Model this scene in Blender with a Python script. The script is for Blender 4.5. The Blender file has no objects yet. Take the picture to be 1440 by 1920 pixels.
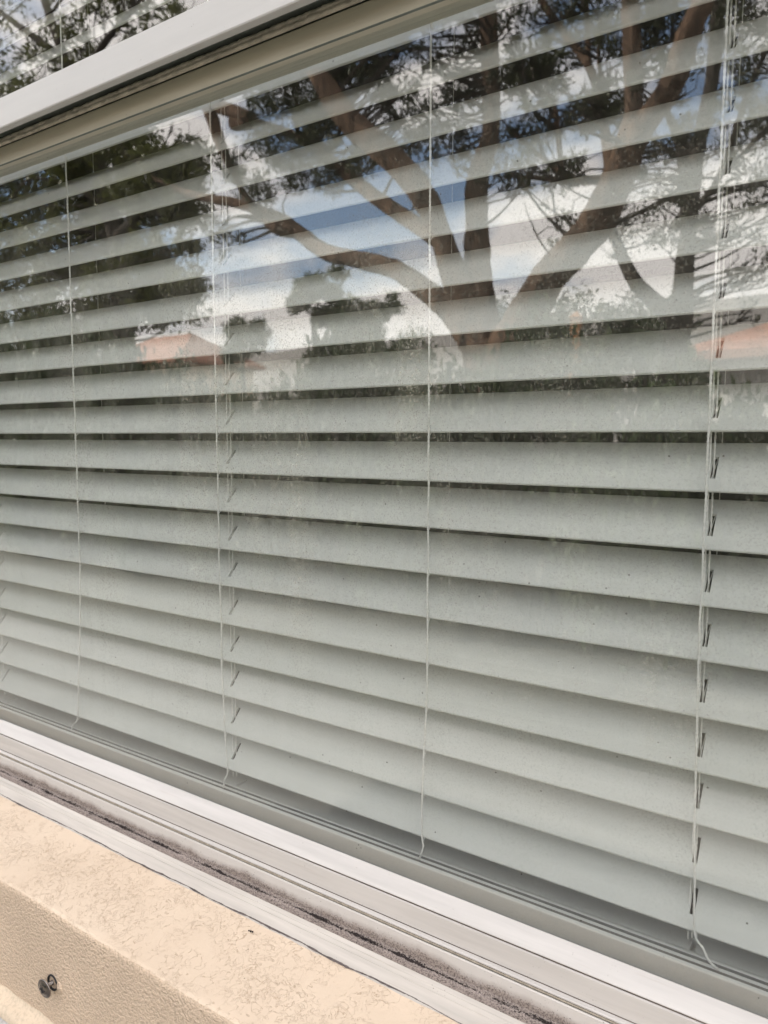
import bpy, bmesh, math, random
import numpy as np
from mathutils import Matrix, Vector, noise as mnoise

R = math.radians
sc = bpy.context.scene
col = sc.collection

# ------------------------------------------------------------------ camera
yaw, pitch, roll = 0.587063, -0.098650, 0.002517
fwd = Vector((-math.sin(yaw) * math.cos(pitch), math.cos(yaw) * math.cos(pitch), math.sin(pitch)))
rgt = Vector((math.cos(yaw), math.sin(yaw), 0))
up = rgt.cross(fwd)
r2 = rgt * math.cos(roll) + up * math.sin(roll)
u2 = -rgt * math.sin(roll) + up * math.cos(roll)
cam = bpy.data.cameras.new('camera')
cam.sensor_fit = 'VERTICAL'
cam.sensor_height = 36
cam.sensor_width = 27
cam.lens = 1373.55 / 1920 * 36
cam.clip_start = 0.02
cam.clip_end = 2000
cam.dof.use_dof = True
cam.dof.focus_distance = 0.72
cam.dof.aperture_fstop = 9.0
camo = bpy.data.objects.new('camera', cam)
col.objects.link(camo)
camo.matrix_world = Matrix(((r2.x, u2.x, -fwd.x, 0.35967), (r2.y, u2.y, -fwd.y, -0.61952),
                            (r2.z, u2.z, -fwd.z, 1.44384), (0, 0, 0, 1)))
sc.camera = camo

# ------------------------------------------------------------------ sky and sun
SUN_ELEV, SUN_AZ = R(31), Vector((-0.93, 0.37, 0)).normalized()    # behind the house, to the left
world = bpy.data.worlds.new('World')
sc.world = world
world.use_nodes = True
wn, wl = world.node_tree.nodes, world.node_tree.links
wn.clear()
wout = wn.new('ShaderNodeOutputWorld')
wbg = wn.new('ShaderNodeBackground')
wbg.inputs['Strength'].default_value = 0.15
sky = wn.new('ShaderNodeTexSky')
sky.sky_type = 'NISHITA'
sky.sun_disc = False
sky.sun_elevation = SUN_ELEV
sky.sun_rotation = math.atan2(SUN_AZ.x, SUN_AZ.y)
sky.dust_density = 0.4
sky.ozone_density = 1.6
wtc = wn.new('ShaderNodeTexCoord')
wmap = wn.new('ShaderNodeMapping')
wmap.inputs['Scale'].default_value = (1, 1, 2.2)
wmap.inputs['Location'].default_value = (3.8114, 0.01053, 2.22694)
wns = wn.new('ShaderNodeTexNoise')
wns.inputs['Scale'].default_value = 3.4
wns.inputs['Detail'].default_value = 7
wns.inputs['Roughness'].default_value = 0.56
wrp = wn.new('ShaderNodeValToRGB')
wrp.color_ramp.elements[0].position = 0.40
wrp.color_ramp.elements[0].color = (0.06, 0.06, 0.06, 1)
wrp.color_ramp.elements[1].position = 0.53
wmx = wn.new('ShaderNodeMix')
wmx.data_type = 'RGBA'
wmx.inputs['B'].default_value = (8.8, 8.25, 7.85, 1)
wl.new(wtc.outputs['Generated'], wmap.inputs['Vector'])
wl.new(wmap.outputs['Vector'], wns.inputs['Vector'])
wl.new(wns.outputs['Fac'], wrp.inputs['Fac'])
wl.new(wrp.outputs['Color'], wmx.inputs['Factor'])
wl.new(sky.outputs['Color'], wmx.inputs['A'])
wl.new(wmx.outputs['Result'], wbg.inputs['Color'])
wl.new(wbg.outputs['Background'], wout.inputs['Surface'])

sl = bpy.data.lights.new('sun', 'SUN')
sl.energy = 4.5
sl.angle = R(0.53)
sl.color = (1.0, 0.93, 0.82)
slo = bpy.data.objects.new('sun', sl)
col.objects.link(slo)
to_sun = Vector((SUN_AZ.x * math.cos(SUN_ELEV), SUN_AZ.y * math.cos(SUN_ELEV), math.sin(SUN_ELEV)))
slo.rotation_euler = to_sun.to_track_quat('Z', 'Y').to_euler()

sc.view_settings.view_transform = 'Standard'
sc.view_settings.look = 'None'
sc.view_settings.gamma = 1
sc.view_settings.use_curve_mapping = False
sc.view_settings.exposure = 1.58
sc.render.engine = 'CYCLES'
sc.cycles.use_denoising = True
sc.cycles.max_bounces = 8
sc.cycles.transparent_max_bounces = 16
sc.cycles.diffuse_bounces = 3
sc.cycles.glossy_bounces = 3
sc.cycles.use_adaptive_sampling = True
sc.cycles.adaptive_threshold = 0.02
sc.cycles.sample_clamp_indirect = 8

# ------------------------------------------------------------------ helpers
Z0 = 1.45                      # height of the horizontal slat edge at eye level
def W(x, y, z): return (x / 1000, y / 1000, Z0 + z / 1000)   # window millimetres -> metres

def mesh_obj(name, verts, faces, mats, parent=None, mi=None, smooth=False):
    me = bpy.data.meshes.new(name)
    me.from_pydata([tuple(v) for v in verts], [], faces)
    for m in (mats if isinstance(mats, (list, tuple)) else [mats]):
        me.materials.append(m)
    if mi is not None:
        me.polygons.foreach_set('material_index', mi)
    if smooth:
        me.polygons.foreach_set('use_smooth', [True] * len(me.polygons))
    me.update()
    o = bpy.data.objects.new(name, me)
    col.objects.link(o)
    if parent:
        o.parent = parent
    return o

def fix_normals(o):
    bm = bmesh.new(); bm.from_mesh(o.data)
    bmesh.ops.recalc_face_normals(bm, faces=bm.faces)
    bm.to_mesh(o.data); bm.free()
    return o

def thing(name, label, cat, group=None, loc=(0, 0, 0)):
    o = bpy.data.objects.new(name, None)
    o.empty_display_size = 0.1
    o.location = loc
    col.objects.link(o)
    tag(o, label, cat, group)
    return o

def tag(o, label=None, cat=None, group=None, kind=None):
    if label: o['label'] = label
    if cat: o['category'] = cat
    if group: o['group'] = group
    if kind: o['kind'] = kind
    return o

def extrude(name, prof, x0, x1, mats, parent, mi=None, nseg=1, closed=True, smooth=False):
    """closed profile of (y, z) millimetres swept along x (millimetres)"""
    n = len(prof)
    xs = [x0 + (x1 - x0) * i / nseg for i in range(nseg + 1)]
    V = [W(x, y, z) for x in xs for (y, z) in prof]
    F, MI = [], []
    for i in range(nseg):
        for j in range(n if closed else n - 1):
            k = (j + 1) % n
            F.append((i * n + j, i * n + k, (i + 1) * n + k, (i + 1) * n + j))
            MI.append(mi[j] if mi else 0)
    if closed:
        F.append(tuple(range(n))[::-1]); F.append(tuple(range(nseg * n, nseg * n + n)))
        MI += [0, 0]
    o = mesh_obj(name, V, F, mats, parent, MI, smooth)
    return fix_normals(o) if closed else o

def box(name, lo, hi, mat, parent=None):
    x0, y0, z0 = lo; x1, y1, z1 = hi
    V = [(x, y, z) for x in (x0, x1) for y in (y0, y1) for z in (z0, z1)]
    F = [(0, 1, 3, 2), (4, 6, 7, 5), (0, 4, 5, 1), (2, 3, 7, 6), (0, 2, 6, 4), (1, 5, 7, 3)]
    return mesh_obj(name, V, F, mat, parent)

def tube_data(path, sides=8, jitter=0.0, seed=0):
    """path of (x, y, z, r) metres -> verts, faces of one tapering tube"""
    rng = random.Random(seed)
    V, F = [], []
    n = len(path)
    pts = [Vector(p[:3]) for p in path]
    ref = Vector((0.31, 0.9, 0.17)).normalized()
    for i in range(n):
        t = (pts[min(i + 1, n - 1)] - pts[max(i - 1, 0)]).normalized()
        a = t.cross(ref)
        if a.length < 1e-4: a = t.cross(Vector((1, 0, 0)))
        a.normalize(); b = t.cross(a)
        for j in range(sides):
            an = 2 * math.pi * j / sides
            rr = path[i][3] * (1 + rng.uniform(-jitter, jitter))
            V.append(pts[i] + a * rr * math.cos(an) + b * rr * math.sin(an))
    for i in range(n - 1):
        for j in range(sides):
            k = (j + 1) % sides
            F.append((i * sides + j, i * sides + k, (i + 1) * sides + k, (i + 1) * sides + j))
    F.append(tuple(range(sides))[::-1]); F.append(tuple(range((n - 1) * sides, n * sides)))
    return V, F

def smooth_path(p, sub=4):
    out = []
    n = len(p)
    A = [np.array(q, float) for q in p]
    for i in range(n - 1):
        p0, p1, p2, p3 = A[max(i - 1, 0)], A[i], A[i + 1], A[min(i + 2, n - 1)]
        for s in range(sub):
            t = s / sub
            out.append(0.5 * ((2 * p1) + (-p0 + p2) * t + (2 * p0 - 5 * p1 + 4 * p2 - p3) * t * t + (-p0 + 3 * p1 - 3 * p2 + p3) * t ** 3))
    out.append(A[-1])
    for q in out: q[3] = max(q[3], 0.002)
    return [tuple(q) for q in out]

def join_tubes(name, paths, mat, parent, sides=8, jitter=0.0, smooth=True):
    V, F = [], []
    for k, p in enumerate(paths):
        v, f = tube_data(p, sides, jitter, k)
        o = len(V)
        V += v; F += [tuple(i + o for i in q) for q in f]
    return mesh_obj(name, V, F, mat, parent, smooth=smooth)

# ------------------------------------------------------------------ materials
def new_mat(name):
    m = bpy.data.materials.new(name); m.use_nodes = True
    n, l = m.node_tree.nodes, m.node_tree.links
    n.clear()
    out = n.new('ShaderNodeOutputMaterial')
    return m, n, l, out

def N(n, kind, **kw):
    x = n.new(kind)
    for k, v in kw.items():
        if k in x.inputs.keys(): x.inputs[k].default_value = v
        else: setattr(x, k, v)
    return x

def ramp(n, l, src, p0, p1, c0=(0, 0, 0, 1), c1=(1, 1, 1, 1)):
    r = n.new('ShaderNodeValToRGB')
    r.color_ramp.elements[0].position = p0; r.color_ramp.elements[0].color = c0
    r.color_ramp.elements[1].position = p1; r.color_ramp.elements[1].color = c1
    l.new(src, r.inputs['Fac'])
    return r.outputs['Color']

def mixc(n, l, fac, a, b):
    m = n.new('ShaderNodeMix'); m.data_type = 'RGBA'
    for key, v in (('Factor', fac), ('A', a), ('B', b)):
        if isinstance(v, (tuple, float, int)):
            m.inputs[key].default_value = v if key == 'Factor' else (tuple(v) + (1,))[:4]
        else: l.new(v, m.inputs[key])
    return m.outputs['Result']

def math_n(n, l, op, a, b=0.0, clamp=False):
    m = n.new('ShaderNodeMath'); m.operation = op; m.use_clamp = clamp
    for i, v in enumerate((a, b)):
        if isinstance(v, (int, float)): m.inputs[i].default_value = v
        else: l.new(v, m.inputs[i])
    return m.outputs[0]

def tex_noise(n, l, scale, detail=4, rough=0.5, vec=None, dist=0.0):
    t = N(n, 'ShaderNodeTexNoise', Scale=scale, Detail=detail, Roughness=rough, Distortion=dist)
    if vec is not None: l.new(vec, t.inputs['Vector'])
    return t.outputs['Fac']

def obj_vec(n, l, scale=None):
    tc = n.new('ShaderNodeTexCoord')
    if scale is None: return tc.outputs['Object']
    mp = n.new('ShaderNodeMapping'); mp.inputs['Scale'].default_value = scale
    l.new(tc.outputs['Object'], mp.inputs['Vector'])
    return mp.outputs['Vector']

def simple(name, base, rough=0.6, var=0.12, vscale=30, bump=0.0, bscale=300, spec=0.5, metallic=0.0, bdist=0.001):
    m, n, l, out = new_mat(name)
    b = N(n, 'ShaderNodeBsdfPrincipled', Roughness=rough, Metallic=metallic)
    b.inputs['Specular IOR Level'].default_value = spec
    v = obj_vec(n, l)
    f = tex_noise(n, l, vscale, 5, 0.6, v)
    c = mixc(n, l, ramp(n, l, f, 0.3, 0.7), tuple(x * (1 - var) for x in base), tuple(min(1, x * (1 + var)) for x in base))
    l.new(c, b.inputs['Base Color'])
    if bump:
        bp = N(n, 'ShaderNodeBump', Strength=bump, Distance=bdist)
        l.new(tex_noise(n, l, bscale, 4, 0.6, v), bp.inputs['Height'])
        l.new(bp.outputs['Normal'], b.inputs['Normal'])
    l.new(b.outputs['BSDF'], out.inputs['Surface'])
    return m

def mat_vinyl(name, base, dirt=0.6, smear=0.16):
    """white window vinyl: faint smears along the length and scattered dirt specks"""
    m, n, l, out = new_mat(name)
    b = N(n, 'ShaderNodeBsdfPrincipled', Roughness=0.42)
    v = obj_vec(n, l)
    sm = tex_noise(n, l, 1.0, 5, 0.6, obj_vec(n, l, (6, 90, 90)))
    c = mixc(n, l, ramp(n, l, sm, 0.35, 0.7), base, tuple(x * (1 - smear) for x in base))
    scr = ramp(n, l, tex_noise(n, l, 1.0, 3, 0.7, obj_vec(n, l, (14, 420, 420))), 0.60, 0.72)
    c = mixc(n, l, math_n(n, l, 'MULTIPLY', scr, smear * 1.2), c, tuple(x * q for x, q in zip(base, (0.62, 0.55, 0.47))))
    vo = N(n, 'ShaderNodeTexVoronoi', Scale=260.0); l.new(v, vo.inputs['Vector'])
    sp = ramp(n, l, vo.outputs['Distance'], 0.10, 0.16, (1, 1, 1, 1), (0, 0, 0, 1))
    pick = ramp(n, l, tex_noise(n, l, 55, 3, 0.6, v), 0.58, 0.68)
    k = math_n(n, l, 'MULTIPLY', math_n(n, l, 'MULTIPLY', sp, pick), dirt)
    c = mixc(n, l, k, c, (0.10, 0.075, 0.06))
    l.new(c, b.inputs['Base Color'])
    bp = N(n, 'ShaderNodeBump', Strength=0.12, Distance=0.0006)
    l.new(tex_noise(n, l, 220, 3, 0.5, v), bp.inputs['Height'])
    l.new(bp.outputs['Normal'], b.inputs['Normal'])
    l.new(b.outputs['BSDF'], out.inputs['Surface'])
    return m

def mat_track():
    """sill track of the frame: white vinyl with mould and grit gathered along its bottom corner"""
    m, n, l, out = new_mat('track_vinyl_with_grit')
    b = N(n, 'ShaderNodeBsdfPrincipled', Roughness=0.6)
    v = obj_vec(n, l)
    sx = n.new('ShaderNodeSeparateXYZ'); l.new(v, sx.inputs[0])
    # height above the bottom corner of the track, 0 at the corner .. 1 at 20 mm
    h = math_n(n, l, 'MULTIPLY', math_n(n, l, 'SUBTRACT', sx.outputs['Z'], Z0 - 0.4912), 1 / 0.020)
    edge = tex_noise(n, l, 1.0, 4, 0.6, obj_vec(n, l, (17, 10, 10)))
    h2 = math_n(n, l, 'ADD', h, math_n(n, l, 'MULTIPLY', math_n(n, l, 'SUBTRACT', edge, 0.5), 1.1))
    dens = ramp(n, l, h2, 0.45, 0.85, (1, 1, 1, 1), (0, 0, 0, 1))
    fine = tex_noise(n, l, 620, 3, 0.8, v)
    th = math_n(n, l, 'ADD', fine, math_n(n, l, 'MULTIPLY', dens, 0.20))
    sp = ramp(n, l, th, 0.64, 0.84)
    film = math_n(n, l, 'MULTIPLY', dens, 0.80)
    c = mixc(n, l, film, (0.55, 0.52, 0.485), (0.26, 0.205, 0.175))
    c = mixc(n, l, math_n(n, l, 'MULTIPLY', sp, 0.9), c, (0.05, 0.035, 0.03))
    l.new(c, b.inputs['Base Color'])
    bp = N(n, 'ShaderNodeBump', Strength=0.35, Distance=0.0012)
    l.new(fine, bp.inputs['Height']); l.new(bp.outputs['Normal'], b.inputs['Normal'])
    l.new(b.outputs['BSDF'], out.inputs['Surface'])
    return m

def mat_ledge():
    """knock-down stucco: smooth trowelled plates cut by fine wandering pits"""
    m, n, l, out = new_mat('trowelled_stucco')
    b = N(n, 'ShaderNodeBsdfPrincipled', Roughness=0.85)
    b.inputs['Specular IOR Level'].default_value = 0.25
    v = obj_vec(n, l)
    def contour(scale, wid, seedvec):
        mp = n.new('ShaderNodeMapping'); mp.inputs['Location'].default_value = seedvec
        l.new(v, mp.inputs['Vector'])
        q = tex_noise(n, l, scale, 3, 0.62, mp.outputs['Vector'], 0.5)
        return ramp(n, l, math_n(n, l, 'ABSOLUTE', math_n(n, l, 'SUBTRACT', q, 0.5)), 0.0, wid, (1, 1, 1, 1), (0, 0, 0, 1))
    line = contour(58, 0.011, (0, 0, 0)); line2 = contour(125, 0.020, (3.1, 1.7, 0.4))
    where = ramp(n, l, tex_noise(n, l, 30, 3, 0.65, v), 0.42, 0.56)
    where2 = ramp(n, l, tex_noise(n, l, 24, 3, 0.7, v), 0.44, 0.58)
    pit = math_n(n, l, 'MAXIMUM', math_n(n, l, 'MULTIPLY', line, where), math_n(n, l, 'MULTIPLY', math_n(n, l, 'MULTIPLY', line2, where2), 0.8))
    broad = tex_noise(n, l, 9, 4, 0.55, v)
    c = mixc(n, l, ramp(n, l, broad, 0.3, 0.7), (0.67, 0.55, 0.425), (0.62, 0.50, 0.38))
    c = mixc(n, l, math_n(n, l, 'MULTIPLY', pit, 0.62), c, (0.40, 0.27, 0.17))
    vs = N(n, 'ShaderNodeTexVoronoi', Scale=120.0); l.new(v, vs.inputs['Vector'])
    spk = math_n(n, l, 'MULTIPLY', ramp(n, l, vs.outputs['Distance'], 0.06, 0.10, (1, 1, 1, 1), (0, 0, 0, 1)),
                 ramp(n, l, tex_noise(n, l, 47, 2, 0.5, v), 0.64, 0.68))
    c = mixc(n, l, math_n(n, l, 'MULTIPLY', spk, 0.8), c, (0.10, 0.07, 0.05))
    l.new(c, b.inputs['Base Color'])
    hgt = math_n(n, l, 'SUBTRACT', math_n(n, l, 'MULTIPLY', tex_noise(n, l, 160, 4, 0.6, v), 0.5), math_n(n, l, 'MULTIPLY', pit, 0.7))
    bp = N(n, 'ShaderNodeBump', Strength=0.55, Distance=0.0022)
    l.new(hgt, bp.inputs['Height']); l.new(bp.outputs['Normal'], b.inputs['Normal'])
    l.new(b.outputs['BSDF'], out.inputs['Surface'])
    return m

def mat_stucco(name, base, scale=420, strength=0.8, dist=0.0022):
    m, n, l, out = new_mat(name)
    b = N(n, 'ShaderNodeBsdfPrincipled', Roughness=0.88)
    b.inputs['Specular IOR Level'].default_value = 0.25
    v = obj_vec(n, l)
    f = tex_noise(n, l, scale, 3, 0.6, v)
    broad = tex_noise(n, l, 14, 4, 0.6, v)
    c = mixc(n, l, ramp(n, l, broad, 0.3, 0.7), base, tuple(x * 0.88 for x in base))
    c = mixc(n, l, ramp(n, l, f, 0.30, 0.52, (0.55, 0.55, 0.55, 1), (0, 0, 0, 1)), c, tuple(x * 0.6 for x in base))  # pit shade put into the colour, as bump alone shades too little
    l.new(c, b.inputs['Base Color'])
    bp = N(n, 'ShaderNodeBump', Strength=strength, Distance=dist)
    l.new(f, bp.inputs['Height']); l.new(bp.outputs['Normal'], b.inputs['Normal'])
    l.new(b.outputs['BSDF'], out.inputs['Surface'])
    return m

def mat_glass(name, f0, dusty):
    """thin pane: clear transmission, mirror reflection that rises at grazing angles, settled dust"""
    m, n, l, out = new_mat(name)
    g = n.new('ShaderNodeNewGeometry')
    dot = n.new('ShaderNodeVectorMath'); dot.operation = 'DOT_PRODUCT'
    l.new(g.outputs['Incoming'], dot.inputs[0]); l.new(g.outputs['True Normal'], dot.inputs[1])
    c = math_n(n, l, 'ABSOLUTE', dot.outputs['Value'])
    p5 = math_n(n, l, 'POWER', math_n(n, l, 'SUBTRACT', 1.0, c, True), 5.0)
    fr = math_n(n, l, 'ADD', math_n(n, l, 'MULTIPLY', p5, 1 - f0), f0, True)
    tr = N(n, 'ShaderNodeBsdfTransparent', Color=(0.960, 0.972, 0.968, 1))
    gl = N(n, 'ShaderNodeBsdfGlossy', Roughness=0.0)
    mx = n.new('ShaderNodeMixShader')
    l.new(fr, mx.inputs['Fac']); l.new(tr.outputs[0], mx.inputs[1]); l.new(gl.outputs[0], mx.inputs[2])
    res = mx.outputs[0]
    if dusty:
        v = obj_vec(n, l)
        big = ramp(n, l, tex_noise(n, l, 1.0, 2, 0.6, obj_vec(n, l, (7, 7, 2.2))), 0.32, 0.72)
        sz = n.new('ShaderNodeSeparateXYZ'); l.new(v, sz.inputs[0])
        # rain-splash dirt sits in a belt across the middle of the pane
        up_ = N(n, 'ShaderNodeMapRange', interpolation_type='SMOOTHSTEP'); l.new(sz.outputs['Z'], up_.inputs['Value'])
        up_.inputs['From Min'].default_value = Z0 - 0.40; up_.inputs['From Max'].default_value = Z0 - 0.12
        dn_ = N(n, 'ShaderNodeMapRange', interpolation_type='SMOOTHSTEP'); l.new(sz.outputs['Z'], dn_.inputs['Value'])
        dn_.inputs['From Min'].default_value = Z0 + 0.34; dn_.inputs['From Max'].default_value = Z0 + 0.10
        belt = math_n(n, l, 'ADD', math_n(n, l, 'MULTIPLY', math_n(n, l, 'MULTIPLY', up_.outputs[0], dn_.outputs[0]), 0.85), 0.15)
        streak = ramp(n, l, tex_noise(n, l, 1.0, 2, 0.7, obj_vec(n, l, (34, 34, 4.5))), 0.30, 0.68, (0.25, 0.25, 0.25, 1), (1, 1, 1, 1))
        big = math_n(n, l, 'MULTIPLY', math_n(n, l, 'MULTIPLY', big, belt), streak)
        fine = tex_noise(n, l, 650, 1, 0.7, v)
        gr = ramp(n, l, fine, 0.52, 0.70)
        vo = N(n, 'ShaderNodeTexVoronoi', Scale=330.0); l.new(v, vo.inputs['Vector'])
        dot2 = ramp(n, l, vo.outputs['Distance'], 0.13, 0.22, (1, 1, 1, 1), (0, 0, 0, 1))
        pick = ramp(n, l, tex_noise(n, l, 120, 1, 0.6, v), 0.47, 0.58)
        spots = math_n(n, l, 'MULTIPLY', dot2, pick)
        vo3 = N(n, 'ShaderNodeTexVoronoi', Scale=85.0); l.new(v, vo3.inputs['Vector'])
        blob = math_n(n, l, 'MULTIPLY', ramp(n, l, vo3.outputs['Distance'], 0.05, 0.08, (1, 1, 1, 1), (0, 0, 0, 1)),
                      ramp(n, l, tex_noise(n, l, 31, 0, 0.5, v), 0.56, 0.60))
        film = math_n(n, l, 'ADD', math_n(n, l, 'MULTIPLY', big, 0.15), 0.006)
        k = math_n(n, l, 'ADD', film, math_n(n, l, 'MULTIPLY', math_n(n, l, 'MULTIPLY', gr, big), DUST_GRAIN))
        k = math_n(n, l, 'ADD', k, math_n(n, l, 'MULTIPLY', math_n(n, l, 'MULTIPLY', spots, big), 0.62))
        k = math_n(n, l, 'ADD', k, math_n(n, l, 'MULTIPLY', blob, 0.6), True)
        df = N(n, 'ShaderNodeBsdfDiffuse')
        l.new(mixc(n, l, math_n(n, l, 'MAXIMUM', spots, blob), (0.42, 0.41, 0.335), (0.09, 0.08, 0.06)), df.inputs['Color'])
        m2 = n.new('ShaderNodeMixShader')
        l.new(k, m2.inputs['Fac']); l.new(res, m2.inputs[1]); l.new(df.outputs[0], m2.inputs[2])
        res = m2.outputs[0]
    l.new(res, out.inputs['Surface'])
    return m
DUST_GRAIN = 0.52

def mat_slat():
    m, n, l, out = new_mat('blind_slat_white')
    b = N(n, 'ShaderNodeBsdfPrincipled', Roughness=0.5)
    v = obj_vec(n, l, (3, 40, 40))
    c = mixc(n, l, ramp(n, l, tex_noise(n, l, 1.0, 4, 0.6, v), 0.3, 0.7), (0.58, 0.583, 0.545), (0.53, 0.533, 0.497))
    v2 = obj_vec(n, l)
    vo = N(n, 'ShaderNodeTexVoronoi', Scale=150.0); l.new(v2, vo.inputs['Vector'])
    sp = math_n(n, l, 'MULTIPLY', ramp(n, l, vo.outputs['Distance'], 0.05, 0.09, (1, 1, 1, 1), (0, 0, 0, 1)),
                ramp(n, l, tex_noise(n, l, 40, 2, 0.5, v2), 0.60, 0.66))
    c = mixc(n, l, math_n(n, l, 'MULTIPLY', sp, 0.6), c, (0.2, 0.18, 0.15))
    l.new(c, b.inputs['Base Color'])
    l.new(b.outputs['BSDF'], out.inputs['Surface'])
    return m

def mat_leaf(name, base, trans=0.25):
    m, n, l, out = new_mat(name)
    v = obj_vec(n, l)
    c = mixc(n, l, ramp(n, l, tex_noise(n, l, 1.6, 4, 0.7, v), 0.3, 0.7), tuple(x * 0.6 for x in base), tuple(x * 1.5 for x in base))
    b = N(n, 'ShaderNodeBsdfPrincipled', Roughness=0.5); l.new(c, b.inputs['Base Color'])
    b.inputs['Specular IOR Level'].default_value = 0.3
    t = n.new('ShaderNodeBsdfTranslucent'); l.new(c, t.inputs['Color'])
    mx = N(n, 'ShaderNodeMixShader', Fac=trans)
    l.new(b.outputs[0], mx.inputs[1]); l.new(t.outputs[0], mx.inputs[2])
    l.new(mx.outputs[0], out.inputs['Surface'])
    return m

def mat_bark(name, a, bcol):
    m, n, l, out = new_mat(name)
    v = obj_vec(n, l, (3, 3, 0.8))
    f = tex_noise(n, l, 3.0, 6, 0.7, v, 0.8)
    b = N(n, 'ShaderNodeBsdfPrincipled', Roughness=0.9)
    b.inputs['Specular IOR Level'].default_value = 0.15
    l.new(mixc(n, l, ramp(n, l, f, 0.35, 0.65), a, bcol), b.inputs['Base Color'])
    bp = N(n, 'ShaderNodeBump', Strength=1.0, Distance=0.06)
    l.new(tex_noise(n, l, 14, 5, 0.7, v), bp.inputs['Height']); l.new(bp.outputs['Normal'], b.inputs['Normal'])
    l.new(b.outputs['BSDF'], out.inputs['Surface'])
    return m

M = {}
M['vinyl'] = mat_vinyl('window_vinyl_white', (0.545, 0.52, 0.49))
M['vinyl_cool'] = mat_vinyl('upper_sash_vinyl_grey', (0.52, 0.515, 0.495), 0.5, 0.06)
M['vinyl_worn'] = mat_vinyl('flange_vinyl_weathered', (0.53, 0.49, 0.44), 0.8, 0.26)
M['vinyl_bounce'] = mat_vinyl('sash_vinyl_warm_bounce', (0.55, 0.52, 0.42), 0.5)  # white vinyl with the ledge's warm bounce and shade mixed into its colour
M['track'] = mat_track()
M['groove'] = simple('groove_grime', (0.085, 0.065, 0.05), 0.9, 0.35, 120, 0.5, 400)
M['pile'] = simple('brush_pile_brown', (0.33, 0.29, 0.23), 0.95, 0.3, 200, 0.8, 500)
M['seal'] = simple('old_seal_strip', (0.50, 0.47, 0.39), 0.8, 0.3, 60, 0.6, 250, bdist=0.002)
M['gasket'] = simple('gasket_and_recess_shade', (0.15, 0.175, 0.155), 0.6, 0.2, 60)
M['ledge'] = mat_ledge()
M['face'] = mat_stucco('sanded_stucco_beige', (0.69, 0.54, 0.40), 300, 1.0, 0.005)
M['lip'] = mat_stucco('stucco_lip_cream', (0.64, 0.53, 0.40), 250, 0.4, 0.0015)
M['plinth'] = mat_stucco('grey_cement_render', (0.50, 0.48, 0.45), 200, 1.0, 0.004)
M['glass_out'] = mat_glass('window_glass_dusty', 0.13, True)
M['glass_in'] = mat_glass('window_glass_clear', 0.06, False)
M['slat'] = mat_slat()
M['cord'] = simple('blind_cord_white', (0.72, 0.71, 0.67), 0.8, 0.1, 300, 0.5, 1500)
M['crumb'] = simple('black_mould_grit', (0.03, 0.022, 0.02), 0.95, 0.4, 300)
M['crack'] = simple('seam_crack_grime', (0.11, 0.09, 0.085), 0.95, 0.5, 150)
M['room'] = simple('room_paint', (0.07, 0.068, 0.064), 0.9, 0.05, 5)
M['roof'] = simple('roof_felt_grey', (0.16, 0.15, 0.14), 0.9, 0.2, 6)
M['tile'] = simple('terracotta_roof_tile', (0.40, 0.185, 0.12), 0.85, 0.35, 3, 0.5, 6, bdist=0.05)
M['plaster'] = simple('cream_plaster', (0.68, 0.56, 0.42), 0.9, 0.08, 2)
M['plaster_white'] = simple('white_plaster', (0.78, 0.75, 0.70), 0.9, 0.06, 2)
M['pane_dark'] = simple('dark_house_window', (0.03, 0.035, 0.04), 0.08, 0.1, 2)
M['steel'] = simple('blackened_screw_steel', (0.24, 0.215, 0.20), 0.25, 0.35, 220, 0.3, 500, metallic=1.0)
M['steel_dark'] = simple('screw_black_rubber', (0.012, 0.012, 0.012), 0.8, 0.2, 100)
M['post'] = simple('orange_stained_post', (0.50, 0.24, 0.10), 0.8, 0.2, 8)
M['leafA'] = mat_leaf('gum_leaf', (0.065, 0.075, 0.035), 0.2)
M['leafE'] = mat_leaf('olive_leaf', (0.105, 0.115, 0.035), 0.3)
M['leafH'] = mat_leaf('hedge_leaf', (0.05, 0.075, 0.025), 0.2)
M['barkA'] = mat_bark('gum_bark', (0.34, 0.22, 0.15), (0.06, 0.042, 0.034))
M['barkB'] = mat_bark('grey_bark', (0.13, 0.11, 0.095), (0.06, 0.048, 0.04))
M['ground'] = simple('garden_ground', (0.075, 0.07, 0.05), 0.95, 0.3, 0.7, 0.4, 8, bdist=0.02)
M['rail_groove_shade'] = simple('rail_groove_shade_grey', (0.17, 0.17, 0.16), 0.9, 0.2, 80)  # grooves coloured darker to stand in for the shade inside them
M['low_cloud'] = simple('low_cloud_grey', (0.27, 0.255, 0.24), 0.95, 0.3, 0.02)
M['paving'] = simple('concrete_path', (0.16, 0.15, 0.135), 0.9, 0.15, 3, 0.3, 60)

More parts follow.
